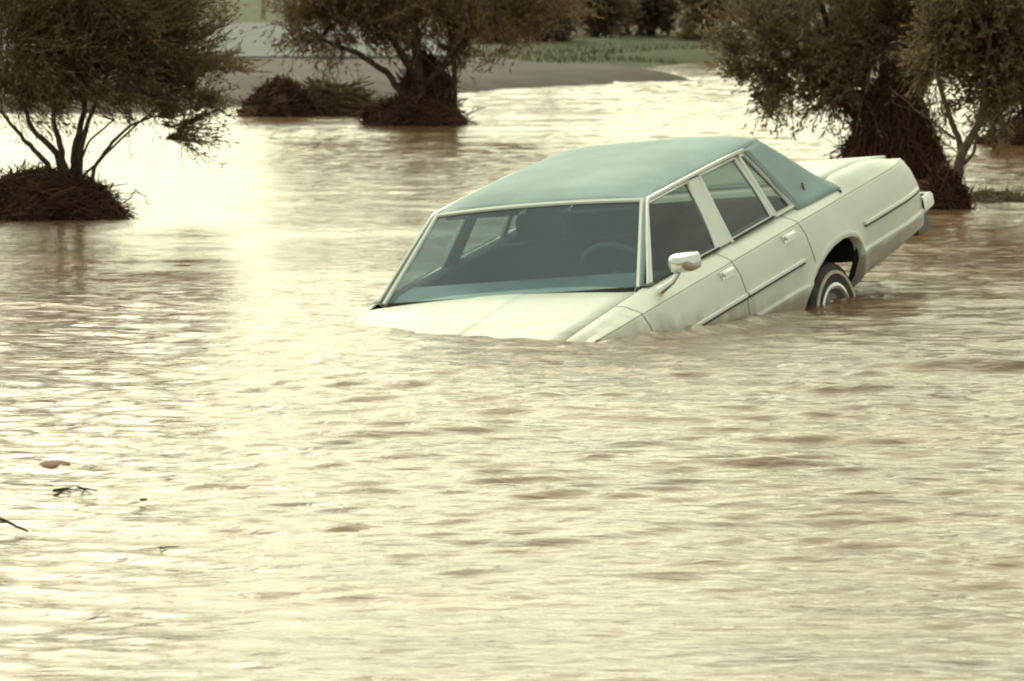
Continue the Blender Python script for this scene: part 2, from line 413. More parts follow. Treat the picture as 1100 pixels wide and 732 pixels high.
# ------------------------------------------------------------------ water
def wave_height(X, Y):
    g = np.random.default_rng(21)
    wx = 0.25 * fbm2(X, Y, 31, .7, 2); wy = 0.25 * fbm2(X, Y, 32, .7, 2)
    Xw, Yw = X + wx, Y + wy
    Z = np.zeros(X.shape)
    patch = np.clip(0.72 + 0.75 * fbm2(X, Y, 33, .55, 3, 1, .5) + .6 / (1 + np.exp(-(X - .75) / .22)), .25, 1.8)
    for lam, num, slope in ((2.4, 7, .010), (1.3, 9, .016), (.7, 14, .023), (.40, 20, .037), (.22, 26, .066), (.12, 26, .062)):
        for _ in range(num):
            l = lam * g.uniform(.7, 1.35); k = 2 * math.pi / l
            th = math.pi / 2 + g.normal(0, .27 if lam > .3 else .4)
            amp = slope / k / math.sqrt(num / 2) * g.uniform(.6, 1.4)
            ph = k * (math.cos(th) * Xw + math.sin(th) * Yw) + g.uniform(0, 6.28)
            s = np.sin(ph)
            Z += amp * (s + 0.22 * np.cos(2 * ph)) * (patch if lam < 1 else 1)
    fade = np.clip((Y - 4) / 4, 0, 1)
    Z *= fade
    # the current heaps up along the near flank and bonnet of the car
    W_ = [ground(*p)[:2] for p in ((372, 352), (420, 362), (474, 370), (540, 374), (612, 375), (655, 373), (705, 366), (745, 359), (806, 348), (858, 338))]
    H_ = (.004, .010, .012, .012, .014, .024, .030, .030, .028, .02)
    for i in range(len(W_) - 1):
        p0, p1 = W_[i], W_[i + 1]; e = p1 - p0; t = np.clip(((X - p0[0]) * e[0] + (Y - p0[1]) * e[1]) / (e @ e), 0, 1)
        dd = np.hypot(X - p0[0] - t * e[0], Y - p0[1] - t * e[1])
        bump = (H_[i] * (1 - t) + H_[i + 1] * t) * np.exp(-(dd / .075) ** 2)
        Z = np.where(bump > 1e-5, np.maximum(Z, Z * .5 + bump), Z)
    # standing waves
    for px, py, hgt, sx, sy in ((835, 121, .13, .35, .35), (58, 505, .016, .12, .16), (860, 500, .02, .25, .06), (1050, 396, .06, .45, .11), (60, 352, .014, .4, .08), (30, 330, .02, .3, .1), (940, 420, .02, .3, .07), (650, 570, .012, .3, .06), (580, 427, .02, .12, .06), (780, 330 + 60, .02, .4, .1)):
        p = ground(px, py)
        Z += hgt * np.exp(-((X - p[0]) / sx) ** 2 - ((Y - p[1]) / sy) ** 2)
    return Z
yy = [-60, -30, -10, 0, 4, 7]
y = 7.0
while y < 76:
    y += max(0.018, 0.018 * (y / 14) ** 1.2); yy.append(y)
yy += [80, 90, 110]
yy = np.array(yy)
uu = np.linspace(-1, 1, 520)
half = 2.6 + 0.16 * np.clip(yy, 0, 80)
core = np.abs(uu) <= .93
X = uu[None, :] * half[:, None] / .93
ext = np.clip((np.abs(uu) - .93) / .07, 0, 1)
X = X + np.sign(uu)[None, :] * (ext ** 2)[None, :] * 120
Y = np.repeat(yy[:, None], len(uu), 1)
Zw = wave_height(X, Y) * np.clip(1.15 - np.abs(X) / (half[:, None] + 6), 0, 1)
nr, nc = X.shape
idx = np.arange(nr * nc).reshape(nr, nc)
F = np.stack([idx[:-1, :-1], idx[:-1, 1:], idx[1:, 1:], idx[1:, :-1]], -1).reshape(-1, 4)
V = np.stack([X, Y, Zw], -1).reshape(-1, 3)
# no water inside the shut cabin
cen = V[F].mean(1)
ci = np.array(CAR_I)
loc = cen @ ci[:3, :3].T + ci[:3, 3]
F = F[~((np.abs(loc[:, 1]) < .84) & (loc[:, 0] > .3) & (loc[:, 0] < 1.95) & (loc[:, 2] > .25))]
wm = bpy.data.materials.new('muddy_water'); wm.use_nodes = True
t = wm.node_tree; b = t.nodes['Principled BSDF']
b.inputs['Roughness'].default_value = 0.07; b.inputs['IOR'].default_value = 1.36
tcn = N('ShaderNodeTexCoord', t)
m1 = N('ShaderNodeMapping', t); m1.inputs['Scale'].default_value = (.5, 1.4, 1)
L(tcn.outputs['Object'], m1.inputs['Vector'], t)
n1 = N('ShaderNodeTexNoise', t); n1.inputs['Scale'].default_value = 1.1; n1.inputs['Detail'].default_value = 7; n1.inputs['Distortion'].default_value = 1.4
L(m1.outputs[0], n1.inputs['Vector'], t)
rp = N('ShaderNodeValToRGB', t)
rp.color_ramp.elements[0].position = .3; rp.color_ramp.elements[0].color = (.130, .064, .032, 1)
rp.color_ramp.elements[1].position = .7; rp.color_ramp.elements[1].color = (.28, .155, .084, 1)
L(n1.outputs['Fac'], rp.inputs['Fac'], t); L(rp.outputs['Color'], b.inputs['Base Color'], t)
m2 = N('ShaderNodeMapping', t); m2.inputs['Scale'].default_value = (8.0, 20.0, 1)
L(tcn.outputs['Object'], m2.inputs['Vector'], t)
n2 = N('ShaderNodeTexNoise', t); n2.inputs['Scale'].default_value = 1.0; n2.inputs['Detail'].default_value = 5; n2.inputs['Distortion'].default_value = .6
L(m2.outputs[0], n2.inputs['Vector'], t)
bp = N('ShaderNodeBump', t); bp.inputs['Strength'].default_value = .7; bp.inputs['Distance'].default_value = .012
L(n2.outputs['Fac'], bp.inputs['Height'], t); L(bp.outputs['Normal'], b.inputs['Normal'], t)
water = mesh_np('water', V, F, wm, smooth=True); water['kind'] = 'structure'

# ------------------------------------------------------------------ the sedan (x forward from rear axle, y to its left, z up)
car = empty('sedan_car', CAR_LOC, CAR_ROT)
tag(car, 'cream white four door sedan with pale green vinyl roof, nose sunk in the brown flood', 'car')
def th(z, off=0.0):                                   # tumblehome of the side glass
    return .81 - (z - .92) * .55 + off
ZS = ([-1.5, -1.40, -.98, -.56, -.47, -.15, 0, 1.9, 2.7, 3.4, 3.95], [.87, .885, .94, .955, .93, .915, .912, .925, .893, .85, .79])
ZB = ([-1.5, -.38, .3, 3.2, 3.95], [.445, .385, .36, .36, .42])
AR = ([-.41, -.405, -.40, -.38, -.33, -.25, -.14, 0, .10, .22, .34, .42, .46, .48], [.36, .50, .56, .615, .655, .68, .69, .68, .66, .615, .55, .48, .42, .34])
def zs(x): return float(np.interp(x, *ZS))
def zb(x): return float(np.interp(x, *ZB))
def arch(x): return float(np.interp(x, AR[0], AR[1])) if -.41 < x < .48 else 0.0
def section(x):
    s, bz = zs(x), zb(x)
    c = min(.866, s - .012)
    return [(.755, s + .002), (.79, s), (.815, s - .006), (.838, s - .018 if s - .018 > c else (s + c) / 2), (.868, c + (s - c) * .38), (.893, c + .004), (.889, c - .002), (.898, c - .008),
            (.928, .80 * (c / .866)), (.946, .72 * (c / .866)), (.949, .66), (.946, .60), (.943, .567), (.955, .553), (.951, .538), (.936, .47), (.915, bz + .03), (.89, bz + .008), (.84, bz)]
def end_taper(x, y, z):
    if x < -1.0: y -= .045 * ((-1.0 - x) / .45) ** 2
    if x > 3.0: y -= .10 * ((x - 3.0) / .9) ** 2
    if x < -1.15:                                     # the tail leans: the top ends sooner than the bottom
        k = (-1.15 - x) / .30
        x += k * max(0.0, (z - .62)) * .30
    return x, y, z
def side_y(x, z):
    sec = section(x)
    zz = [p[1] for p in sec][::-1]; yv = [p[0] for p in sec][::-1]
    return float(np.interp(z, zz, yv))
AD = [(float(np.interp(u, np.linspace(0, 1, 14), AR[0])), float(np.interp(u, np.linspace(0, 1, 14), AR[1]))) for u in np.linspace(0, 1, 160)]
def flare(x, z, y):                                   # the wheel opening swells outwards
    a = arch(max(-.40, min(.46, x)))
    if -.62 < x < .62:
        d = min(math.hypot(x - p, z - q) for p, q in AD)
        y += .022 * math.exp(-(d / .05) ** 2)
    return y
def panel(mb, x0, x1, side, n, cut=True, inset=0.0, r0=0, r1=99):
    xsn = list(np.linspace(x0, x1, n))
    if cut: xsn = sorted(set(xsn + [a for a in np.linspace(-.409, .479, 40) if x0 < a < x1] + [a for a in (-.412, .482, -.4105) if x0 < a < x1]))
    cols = []
    for x in xsn:
        a = arch(x) if cut else 0
        col = []
        for yv, z in section(x)[r0:r1]:
            z2 = z
            if a and z < a: z2 = a; yv = side_y(x, a)
            yv = flare(x, z2, yv)
            X_, Y_, Z_ = end_taper(x, yv - inset, z2)
            col.append((X_, side * Y_, Z_))
        cols.append(col)
    nc = len(cols[0]); vs = [p for c in cols for p in c]; fs = []
    for i in range(len(cols) - 1):
        for j in range(nc - 1):
            q = (i * nc + j, i * nc + j + 1, (i + 1) * nc + j + 1, (i + 1) * nc + j)
            if vs[q[0]] == vs[q[1]] and vs[q[2]] == vs[q[3]]: continue
            fs.append(q)
    mb.add(vs, fs)

DOORF, DOORM, DOORR = 2.228, 1.118, .235              # door cut lines
g = .004
body = MB()
for sd in (1, -1):
    panel(body, -1.455, DOORR - g, sd, 34)
    panel(body, DOORF + g, 3.93, sd, 26, cut=False)
    # sill under the doors
    body.bar([(x, sd * (.83), zb(x) + .012) for x in np.linspace(.5, DOORF, 8)], (0, .03, 0), (0, 0, .012))
# tail panel
rows = []
for z in (.872, .80, .72, .62, .52, .45):
    rows.append([end_taper(-1.455, yv, z) for yv in np.linspace(-.86, .86, 13)])
body.grid(rows)
body.grid([[end_taper(-1.455, yv * .9, .872 + .0) for yv in np.linspace(-.86, .86, 13)], [end_taper(-1.42, yv * .9, .884) for yv in np.linspace(-.86, .86, 13)]])
# cowl below the windscreen and nose panel
body.grid([[(x, yv, zs(1.9) - .012 - .02 * (yv / .78) ** 2 + .012) for yv in np.linspace(-.79, .79, 13)] for x in (1.74, 1.90, 1.975)])
body.grid([[(3.92, yv, z) for yv in np.linspace(-.78, .78, 9)] for z in (.78, .62, .45)])
# deck under the rear screen
body.grid([[(x, yv, zs(x) - .005) for yv in np.linspace(-.77, .77, 9)] for x in (-.58, -.50, -.40, -.25)])
body.mat = 1                                          # dark inner shell, floor, bulkheads
for sd in (1, -1):
    panel(body, -1.40, 3.9, sd, 60, inset=.035, r0=5)
    # wheel house
    pts = [(x, z) for x, z in zip(*AR)][1:-1]
    body.grid([[(x, sd * yv, z + (.006 if yv > .5 else 0)) for x, z in pts] for yv in (.93, .80, .62, .50)])
    body.grid([[(x, sd * .50, z) for x, z in pts[1:]], [(x, sd * .50, .50) for x, z in pts[1:]]])
body.grid([[(x, yv, zz_) for yv in np.linspace(-.88, .88, 5)] for x, zz_ in ((.48, .36), (1.2, .34), (2.0, .36), (2.1, .8))])
body.grid([[(x, yv, zz_) for yv in (-.5, 0, .5)] for x, zz_ in ((-1.44, .50), (-1.0, .50), (-.42, .52), (.48, .52))])
body.grid([[(-.42, yv, z) for yv in np.linspace(-.88, .88, 5)] for z in (.52, .90)])
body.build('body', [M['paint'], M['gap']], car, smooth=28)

# arch lips
for sd in (1, -1):
    mb = MB(); A = [(x, z) for x, z in zip(*AR)]
    A = [(np.interp(u, np.linspace(0, 1, len(A)), [p[0] for p in A]), np.interp(u, np.linspace(0, 1, len(A)), [p[1] for p in A])) for u in np.linspace(0, 1, 50)]
    rows = [[], [], [], [], []]
    for i, (x, z) in enumerate(A):
        tx = A[min(i + 1, 49)][0] - A[max(i - 1, 0)][0]; tz = A[min(i + 1, 49)][1] - A[max(i - 1, 0)][1]
        l = math.hypot(tx, tz) or 1; nx, nz = -tz / l, tx / l
        sy = .948 if z < .86 else .9
        for r, (o, dy) in zip(rows, ((.050, -.004), (.030, .016), (.010, .024), (0, .018), (-.002, -.03))):
            zz_ = z + nz * o
            r.append((x + nx * o, sd * (side_y(x, min(zz_, .85)) + dy), zz_))
    mb.grid(rows)
    mb.build('wheel_arch', M['paint'], car, smooth=60)

# bonnet and boot lid
def lid(x0, x1, hw, name, ridge, crown, n=20):
    mb = MB(); ysn = sorted(list(np.linspace(-hw, hw, 17)) + ([-.131, -.123, .123, .131] if ridge else []))
    rows = []
    for x in np.linspace(x0, x1, n):
        r = []
        for yv in ysn:
            z = zs(x) + crown * (1 - (abs(yv) / hw) ** 2) + .003
            if ridge and abs(yv) < .127: z += .0035
            r.append((x, yv, z))
        rows.append(r)
    mb.grid(rows)
    return mb.build(name, M['paint'], car, smooth=50, solid=.012)
lid(1.985, 3.90, .748, 'hood', True, .03)
tl = lid(-1.40, -.505, .748, 'trunk_lid', False, .004)

# doors
win = {'front': [(1.805, .935), (1.405, 1.252), (.925, 1.256), (1.065, .935)],
       'rear': [(.885, .935), (.775, 1.256), (.325, 1.25), (.345, .935)],
       'quarter': [(.295, .935), (.262, 1.247), (.222, 1.24), (.085, .935)]}
def side_pt(x, z, sd, off=0.0): return (x, sd * (th(z, off) - .042 * min(1.0, max(0.0, (x - 1.0) / .85)) ** 1.5), z)
def pane(name, poly, sd, parent, m):
    mb = MB(); n = 6
    a, b_, c, d = [np.array(p) for p in poly]
    rows = []
    for i in range(n):
        u = i / (n - 1); lo = a * (1 - u) + d * u; hi = b_ * (1 - u) + c * u
        rows.append([side_pt(*(lo * (1 - v) + hi * v), sd, -.014 + .012 * math.sin(math.pi * v)) for v in np.linspace(0, 1, 5)])
    mb.grid(rows); return mb.build(name, m, parent, smooth=80)
def frame(mb, poly, sd, t_in=.0, wd=.012, dp=.012, closed=True):
    n = len(poly); c = np.mean(np.array(poly), 0)
    inner = [np.array(p) for p in poly]
    outer = []
    for i in range(n):
        p, q, r = inner[i - 1], inner[i], inner[(i + 1) % n]
        d1 = (q - p) / np.linalg.norm(q - p); d2 = (r - q) / np.linalg.norm(r - q)
        n1 = np.array([-d1[1], d1[0]]); n2 = np.array([-d2[1], d2[0]])
        if n1 @ (q - c) < 0: n1 = -n1
        if n2 @ (q - c) < 0: n2 = -n2
        bis = n1 + n2; bis /= np.linalg.norm(bis)
        outer.append(q + bis * wd / max(.35, bis @ n1))
    vs = []
    for p, o in zip(inner, outer):
        vs += [side_pt(*p, sd, -.016), side_pt(*p, sd, dp * .5), side_pt(*((p + o) / 2), sd, dp), side_pt(*o, sd, dp * .6), side_pt(*o, sd, -.016)]
    fs = []
    for i in range(n):
        j = (i + 1) % n
        for a in range(4): fs.append((i * 5 + a, i * 5 + a + 1, j * 5 + a + 1, j * 5 + a))
    mb.add(vs, fs)
    mb.mat = 1; vs = []
    for p, o in zip(inner, outer): vs += [side_pt(*p, sd, -.019), side_pt(*(o + (o - p) * .5), sd, -.030)]
    mb.add(vs, [(2 * i, 2 * i + 1, 2 * ((i + 1) % n) + 1, 2 * ((i + 1) % n)) for i in range(n)])
    mb.mat = 0
def handle(mb, x, z, sd):
    yv = side_y(x, z)
    mb.box((x, sd * (yv + .002), z), (.155, .016, .052))
    mb.box((x - .0, sd * (yv + .016), z + .009), (.13, .014, .022))
def molding(mb, x0, x1, sd):
    mb.bar([(lambda q: (q[0], sd * q[1], q[2]))(end_taper(x, side_y(x, .692) + .007, .692)) for x in np.linspace(x0, x1, 12)], (0, .007, 0), (0, 0, .010))
for sd in (1, -1):
    for x0, x1, kind, hx in ((DOORM + g, DOORF - g, 'front', 1.245), (DOORR + g, DOORM - g, 'rear', .43)):
        mb = MB(); panel(mb, x0, x1, sd, 22)
        dr = mb.build('door', M['paint'], car, smooth=28)
        h = MB(); handle(h, hx, .832, sd); h.build('handle', M['chrome'], dr, bevel=.004)
        md = MB(); molding(md, max(x0 + .006, .36), x1 - .006, sd); md.build('molding', [M['trim']], dr, bevel=.003)
        md = MB(); md.bar([(x, sd * (side_y(x, .677) + .006), .677) for x in np.linspace(max(x0 + .006, .36), x1 - .006, 10)], (0, .006, 0), (0, 0, .0045)); md.build('molding', M['rubber'], dr)
        f = MB(); frame(f, win[kind], sd)
        if kind == 'rear': frame(f, win['quarter'], sd, wd=.012)
        f.build('window_frame', [M['trim'], M['interior']], dr, smooth=60)
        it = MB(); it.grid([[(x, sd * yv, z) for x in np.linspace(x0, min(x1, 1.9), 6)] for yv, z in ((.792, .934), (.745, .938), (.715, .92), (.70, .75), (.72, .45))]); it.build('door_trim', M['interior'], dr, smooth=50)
        gk = MB(); gk.bar([side_pt(win[kind][0][0], .931, sd, .008), side_pt(win[kind][3][0], .931, sd, .008)], (0, .006, 0), (0, 0, .006)); gk.build('window_seal', M['rubber'], dr)
        pane('window', win[kind], sd, dr, M['glass_dark'])
        if kind == 'rear': pane('window', win['quarter'], sd, dr, M['glass_dark'])
    md = MB(); molding(md, -1.40, -.50, sd); md.build('molding', M['trim'], car, bevel=.003)
    md = MB(); md.bar([(end_taper(x, side_y(x, .677) + .006, .677)[0], sd * end_taper(x, side_y(x, .677) + .006, .677)[1], .677) for x in np.linspace(-1.40, -.50, 10)], (0, .006, 0), (0, 0, .0045)); md.build('molding', M['rubber'], car)
    # door post between the two side windows
    mb = MB()
    q = [(1.045, .93), (.905, 1.262), (.797, 1.262), (.905, .93)]
    vs = [side_pt(x, z, sd, o) for o in (-.02, .006) for x, z in q]
    mb.add(vs, [(0, 1, 2, 3), (4, 7, 6, 5), (0, 4, 5, 1), (1, 5, 6, 2), (2, 6, 7, 3), (3, 7, 4, 0)])
    mb.build('door_post', M['paint'], car, bevel=.004)
    mb = MB(); mb.grid([[side_pt(x, z, sd, -.032) for x, z in q[:2]], [side_pt(x, z, sd, -.032) for x, z in (q[3], q[2])]]); mb.build('door_post_trim', M['interior'], car)
    # rain gutter trim round the side glass
    mb = MB()
    pl = [(1.845, .93), (1.625, 1.105), (1.415, 1.262), (1.385, 1.277), (.9, 1.281), (.45, 1.279), (.20, 1.272), (.165, 1.262), (.10, 1.10), (.03, .915)]
    mb.bar([side_pt(x, z, sd, float(np.interp(x, [1.2, 1.4, 1.9], [.014, .012, -.002]))) for x, z in pl], (0, .006, 0), (.005, 0, .0075))
    mb.build('roof_trim', M['trim'], car, smooth=40)
    # A pillar, painted, behind the windscreen trim
    mb = MB()
    mb.grid([[(1.888 - .485 * u, sd * (.712 - .122 * u), .918 + .345 * u), (1.885 - .482 * u, sd * (.722 - .126 * u), .918 + .352 * u), (1.862 - .462 * u, sd * (.745 - .128 * u), .922 + .349 * u)] for u in np.linspace(0, 1, 6)])
    mb.build('windshield_pillar', M['vinyl'], car, smooth=60, solid=.01)

# vinyl roof with the broad rear quarters
mb = MB(); rows = []
for x in np.concatenate([np.linspace(1.402, 1.25, 5), np.linspace(1.2, .1, 16), np.linspace(.05, -.02, 4)]):
    ctr = np.interp(x, [-.03, .1, .4, .8, 1.1, 1.25, 1.35, 1.41], [1.322, 1.338, 1.350, 1.356, 1.354, 1.342, 1.317, 1.290])
    ed = np.interp(x, [-.03, 1.2, 1.41], [1.276, 1.283, 1.268])
    hw = np.interp(x, [-.03, 1.2, 1.41], [.622, .622, .606])
    bow = .025 * np.clip((x - 1.0) / .4, 0, 1)
    r = []
    for s_ in np.linspace(-1, 1, 33):
        a = abs(s_); yv = hw * np.sign(s_) * (a ** .8)
        r.append((x + bow * (1 - a ** 2), yv, ed + (ctr - ed) * (1 - (abs(yv) / hw) ** 5)))
    rows.append(r)
mb.grid(rows)
for sd in (1, -1):
    fr_, ft, rb_, rt = np.array((.065, .903)), np.array((.195, 1.272)), np.array((-.45, .905)), np.array((-.02, 1.276))
    rows = []
    for u in np.linspace(0, 1, 8):
        lo = fr_ * (1 - u) + rb_ * u; hi = ft * (1 - u) + rt * u
        rows.append([side_pt(*(lo * (1 - v) + hi * v + np.array((-.025 * u * max(0, 1 - abs(v - .12) / .14), 0))), sd, .010 + .010 * math.sin(math.pi * v) + .036 * u * max(0.0, 1 - v / .22)) for v in np.linspace(0, 1, 14)])
    # fold over towards the rear screen
    last = rows[-1]
    kf = [min(1.0, i / 3.0) for i in range(len(last))]
    rows.append([(p[0] - .008 * k, p[1] - sd * .018, p[2] + .010 * k) for p, k in zip(last, kf)])
    rows.append([(p[0] + .004 * (1 - 2 * k), p[1] - sd * .055, p[2] + .012 * k) for p, k in zip(last, kf)])
    rows.append([(p[0] + .01, p[1] - sd * .10, p[2] + .0) for p in last])
    mb.grid(rows)
ro = mb.build('roof', [M['vinyl'], M['interior']], car, smooth=50, solid=.012); ro.modifiers['solid'].material_offset = 1
mb = MB()
mb.grid([[(x, yv, 1.25 + float(np.interp(x, [0, 1.0, 1.36], [.055, .055, .015])) * (1 - (abs(yv) / .6) ** 4)) for yv in np.linspace(-.6, .6, 13)] for x in np.linspace(1.36, 0, 12)])
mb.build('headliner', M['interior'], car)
# rear screen
mb = MB()
mb.grid([[( -.03 - .47 * u, s_ * (.545 + .10 * u), (1.322 - (1.322 - 1.262) * abs(s_) ** 4) * (1 - u) + .955 * u) for s_ in np.linspace(-1, 1, 13)] for u in np.linspace(0, 1, 8)])
mb.build('rear_window', M['glass_dark'], car, smooth=80)
# windscreen
def ws(s_, u):
    x = 1.872 - .465 * u + .030 * (1 - s_ ** 2); yv = s_ * (.712 - .132 * u); z = .921 + .346 * u + (.018 * u + .004) * (1 - s_ ** 2)
    return Vector((x, yv, z))
mb = MB(); mb.grid([[ws(s_, u) for s_ in np.linspace(-1, 1, 21)] for u in np.linspace(0, 1, 9)])
wso = mb.build('windshield', M['glass'], car, smooth=80)
mb = MB()
path = [ws(-1, u) for u in np.linspace(0, 1, 9)] + [ws(s_, 1) for s_ in np.linspace(-.96, .96, 21)] + [ws(1, u) for u in np.linspace(1, 0, 9)]
nrm = Vector((.6, 0, .8)); vs = []; fs = []
cpt = ws(0, .5)
for p in path:
    side_ = (p - cpt); side_ = (side_ - nrm * side_.dot(nrm))
    ed = Vector((0, 1 if p.y > 0 else -1, 0)) if abs(p.y) > .579 and p.z < ws(1, 1).z - .004 else (Vector((-.8, 0, .6)) if abs(p.y) < .569 else (Vector((-.8, 0, .6)) + Vector((0, 1 if p.y > 0 else -1, 0))))
    vs += [p + nrm * .002 - ed * .004, p + nrm * .013, p + nrm * .013 + ed * .015, p + ed * .020 - nrm * .004]
for i in range(len(path) - 1):
    for a in range(3): fs.append((i * 4 + a, i * 4 + a + 1, i * 4 + 5 + a, i * 4 + 4 + a))
mb.add(vs, fs); mb.build('trim', M['trim'], wso, smooth=50)
mb = MB(); mb.bar([ws(s_, -.0) + Vector((.006, 0, -.0)) for s_ in np.linspace(-.97, .98, 21)], (.008, 0, .0), (-.004, 0, .010)); mb.build('seal', M['rubber'], wso)
# cabin
mb = MB()
mb.grid([[(x, yv, z) for yv in np.linspace(-.74, .74, 12)] for x, z in ((1.86, .905), (1.70, .925), (1.52, .930), (1.44, .90), (1.42, .70), (1.5, .5))])
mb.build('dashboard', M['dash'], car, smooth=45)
mb = MB(); c0 = Vector((1.33, .36, .90)); ax = Vector((-.85, 0, .53)).normalized(); e1 = Vector((0, 1, 0)); e2 = ax.cross(e1)
mb.tube([c0 + (e1 * math.cos(a) + e2 * math.sin(a)) * .195 for a in np.linspace(0, 2 * math.pi, 37)[:-1]], .014, 8, closed=True)
for a in (.3, math.pi - .3): mb.tube([c0 - ax * .03, c0 + (e1 * math.cos(a) - e2 * math.sin(a) * -1) * .19], .012, 6)
mb.tube([c0 - ax * .02, c0 - ax * .35], .03, 8)
mb.build('steering_wheel', M['wheel_rim'], car)
def seat(xb, w_, rests):
    mb = MB()
    prof = [(xb + .50, .42), (xb + .52, .50), (xb + .46, .56), (xb + .10, .52), (xb + .02, .60), (xb - .06, .86), (xb - .10, .95), (xb - .15, .97), (xb - .19, .94), (xb - .14, .5)]
    mb.grid([[(x, yv, z - .01 * (abs(yv) / w_) ** 6) for x, z in prof] for yv in np.linspace(-w_, w_, 13)])
    mb.add([(x, sd * w_, z - .01) for sd in (-1, 1) for x, z in prof], [tuple(range(len(prof))), tuple(range(2 * len(prof) - 1, len(prof) - 1, -1))])
    o = mb.build('seat', M['seat'], car, smooth=60)
    for yv in rests:
        h = MB(); h.grid([[(xb - .14 + .05 * math.cos(a) * cx, yv + wv * .13, 1.045 + .075 * math.sin(a) * cx) for a in np.linspace(0, 2 * math.pi, 17)] for wv, cx in ((-1, .2), (-.95, .85), (-.8, 1), (.8, 1), (.95, .85), (1, .2))])
        h.build('headrest', M['seat'], o, smooth=70)
seat(.86, .66, (-.36, .36)); seat(.08, .66, ())
mb = MB()
for yv in (-.36, .36): mb.box((1.27, yv, 1.262), (.17, .42, .018), Matrix.Rotation(.25, 3, 'Y'))
mb.build('sun_visor', M['interior'], car, bevel=.006)
mb = MB(); mb.box((1.40, 0, 1.215), (.02, .24, .06)); mb.tube([(1.40, 0, 1.24), (1.39, 0, 1.29)], .006, 6); mb.build('inside_mirror', M['gap'], car, bevel=.008)
# door mirror
mc = Vector((1.868, .985, 1.035))
mb = MB(); rows = []
for dx, k in ((.062, .15), (.056, .62), (.035, .92), (0, 1.0), (-.045, 1.0), (-.05, .9)):
    r = []
    for j in range(24):
        a = 2 * math.pi * j / 24; ca, sa = math.cos(a), math.sin(a)
        r.append(mc + Vector((dx, k * .074 * math.copysign(abs(ca) ** .45, ca), k * .046 * math.copysign(abs(sa) ** .45, sa))))
    r.append(r[0]); rows.append(r)
mb.grid(rows); mb.add(rows[-1][:-1], [tuple(range(24))]); mb.add(rows[0][:-1], [tuple(range(24))])
mo = mb.build('side_mirror', M['chrome'], car, smooth=50)
mb = MB(); mb.tube([mc + Vector((.0, -.03, -.04)), mc + Vector((.035, -.06, -.085)), mc + Vector((.06, -.13, -.125))], [.014, .016, .026], 8); mb.build('mirror_arm', M['chrome'], mo)
# rear lamp on the vinyl quarter (small red marker)
mb = MB(); p = Vector(side_pt(-.115, .99, 1, .026)); mb.box(p, (.012, .010, .052), Matrix.Rotation(.35, 3, 'Y')); mb.build('marker_lamp', M['lamp_red'], car, bevel=.003)
# bumpers
def bumper(xc, dirn):
    mb = MB(); rows = []
    prof = [(0, .632), (.06, .63), (.095, .61), (.10, .555), (.075, .545), (.0, .54)]
    for s_ in np.linspace(-1, 1, 31):
        yv = s_ * .90; cv = .045 * abs(s_) ** 8
        rows.append([(xc + dirn * (dx - cv), yv, z) for dx, z in prof])
    mb.grid(rows)
    for sd in (1, -1): mb.grid([[(xc + dirn * (dx - .045), sd * .90, z) for dx, z in prof], [(xc - dirn * (.16 - dx * .3), sd * .915, z) for dx, z in prof]])
    return mb.build('bumper', M['chrome'], car, smooth=40)
bumper(-1.575, -1); bumper(3.99, 1)
for sd in (1, -1):
    mb = MB(); mb.box((-1.452, sd * .60, .735), (.03, .42, .12)); mb.build('tail_lamp', M['lamp_red'], car, bevel=.006)
mb = MB(); mb.box((-1.55, 0, .49), (.17, 1.70, .17)); mb.build('bumper_filler', M['filler'], car, bevel=.01)
mb = MB()
for i in range(9): mb.box((3.93, 0, .50 + i * .03), (.02, 1.1, .01))
mb.build('grille', M['chrome'], car)
for sd in (1, -1):
    mb = MB(); mb.box((3.93, sd * .67, .62), (.03, .22, .15)); mb.build('headlight', M['white'], car, bevel=.008)
# rear wheels
def wheel(sd):
    c = (-.075, sd * .79, .245)
    k = sd
    r = MB(); r.lathe([(.20, 0), (.20, .10 * k), (.235, .104 * k), (.27, .108 * k), (.305, .103 * k), (.325, .09 * k), (.335, .06 * k), (.335, -.06 * k), (.325, -.09 * k), (.20, -.10 * k)], c, 56)
    t_ = r.build('wheel', M['tyre'], car, smooth=30)
    wl = MB(); wl.lathe([(.266, .104 * k), (.268, .113 * k), (.285, .113 * k), (.288, .104 * k)], c, 56); wl.build('whitewall', M['white'], t_, smooth=60)
    hc = MB(); hc.lathe([(.218, .085 * k), (.220, .108 * k), (.205, .112 * k), (.190, .104 * k), (.186, .094 * k)], c, 56)
    hc.lathe([(.130, .088 * k), (.120, .104 * k), (.07, .126 * k), (.045, .136 * k), (.0005, .14 * k)], c, 56)
    hc.mat = 1; hc.lathe([(.187, .096 * k), (.165, .080 * k), (.128, .089 * k)], c, 56)
    hc.build('hubcap', [M['chrome'], M['filler']], t_, smooth=35)
wheel(1); wheel(-1)
mb = MB(); mb.tube([(-.075, -.72, .245), (-.075, .72, .245)], .045, 10); mb.build('axle', M['gap'], car)

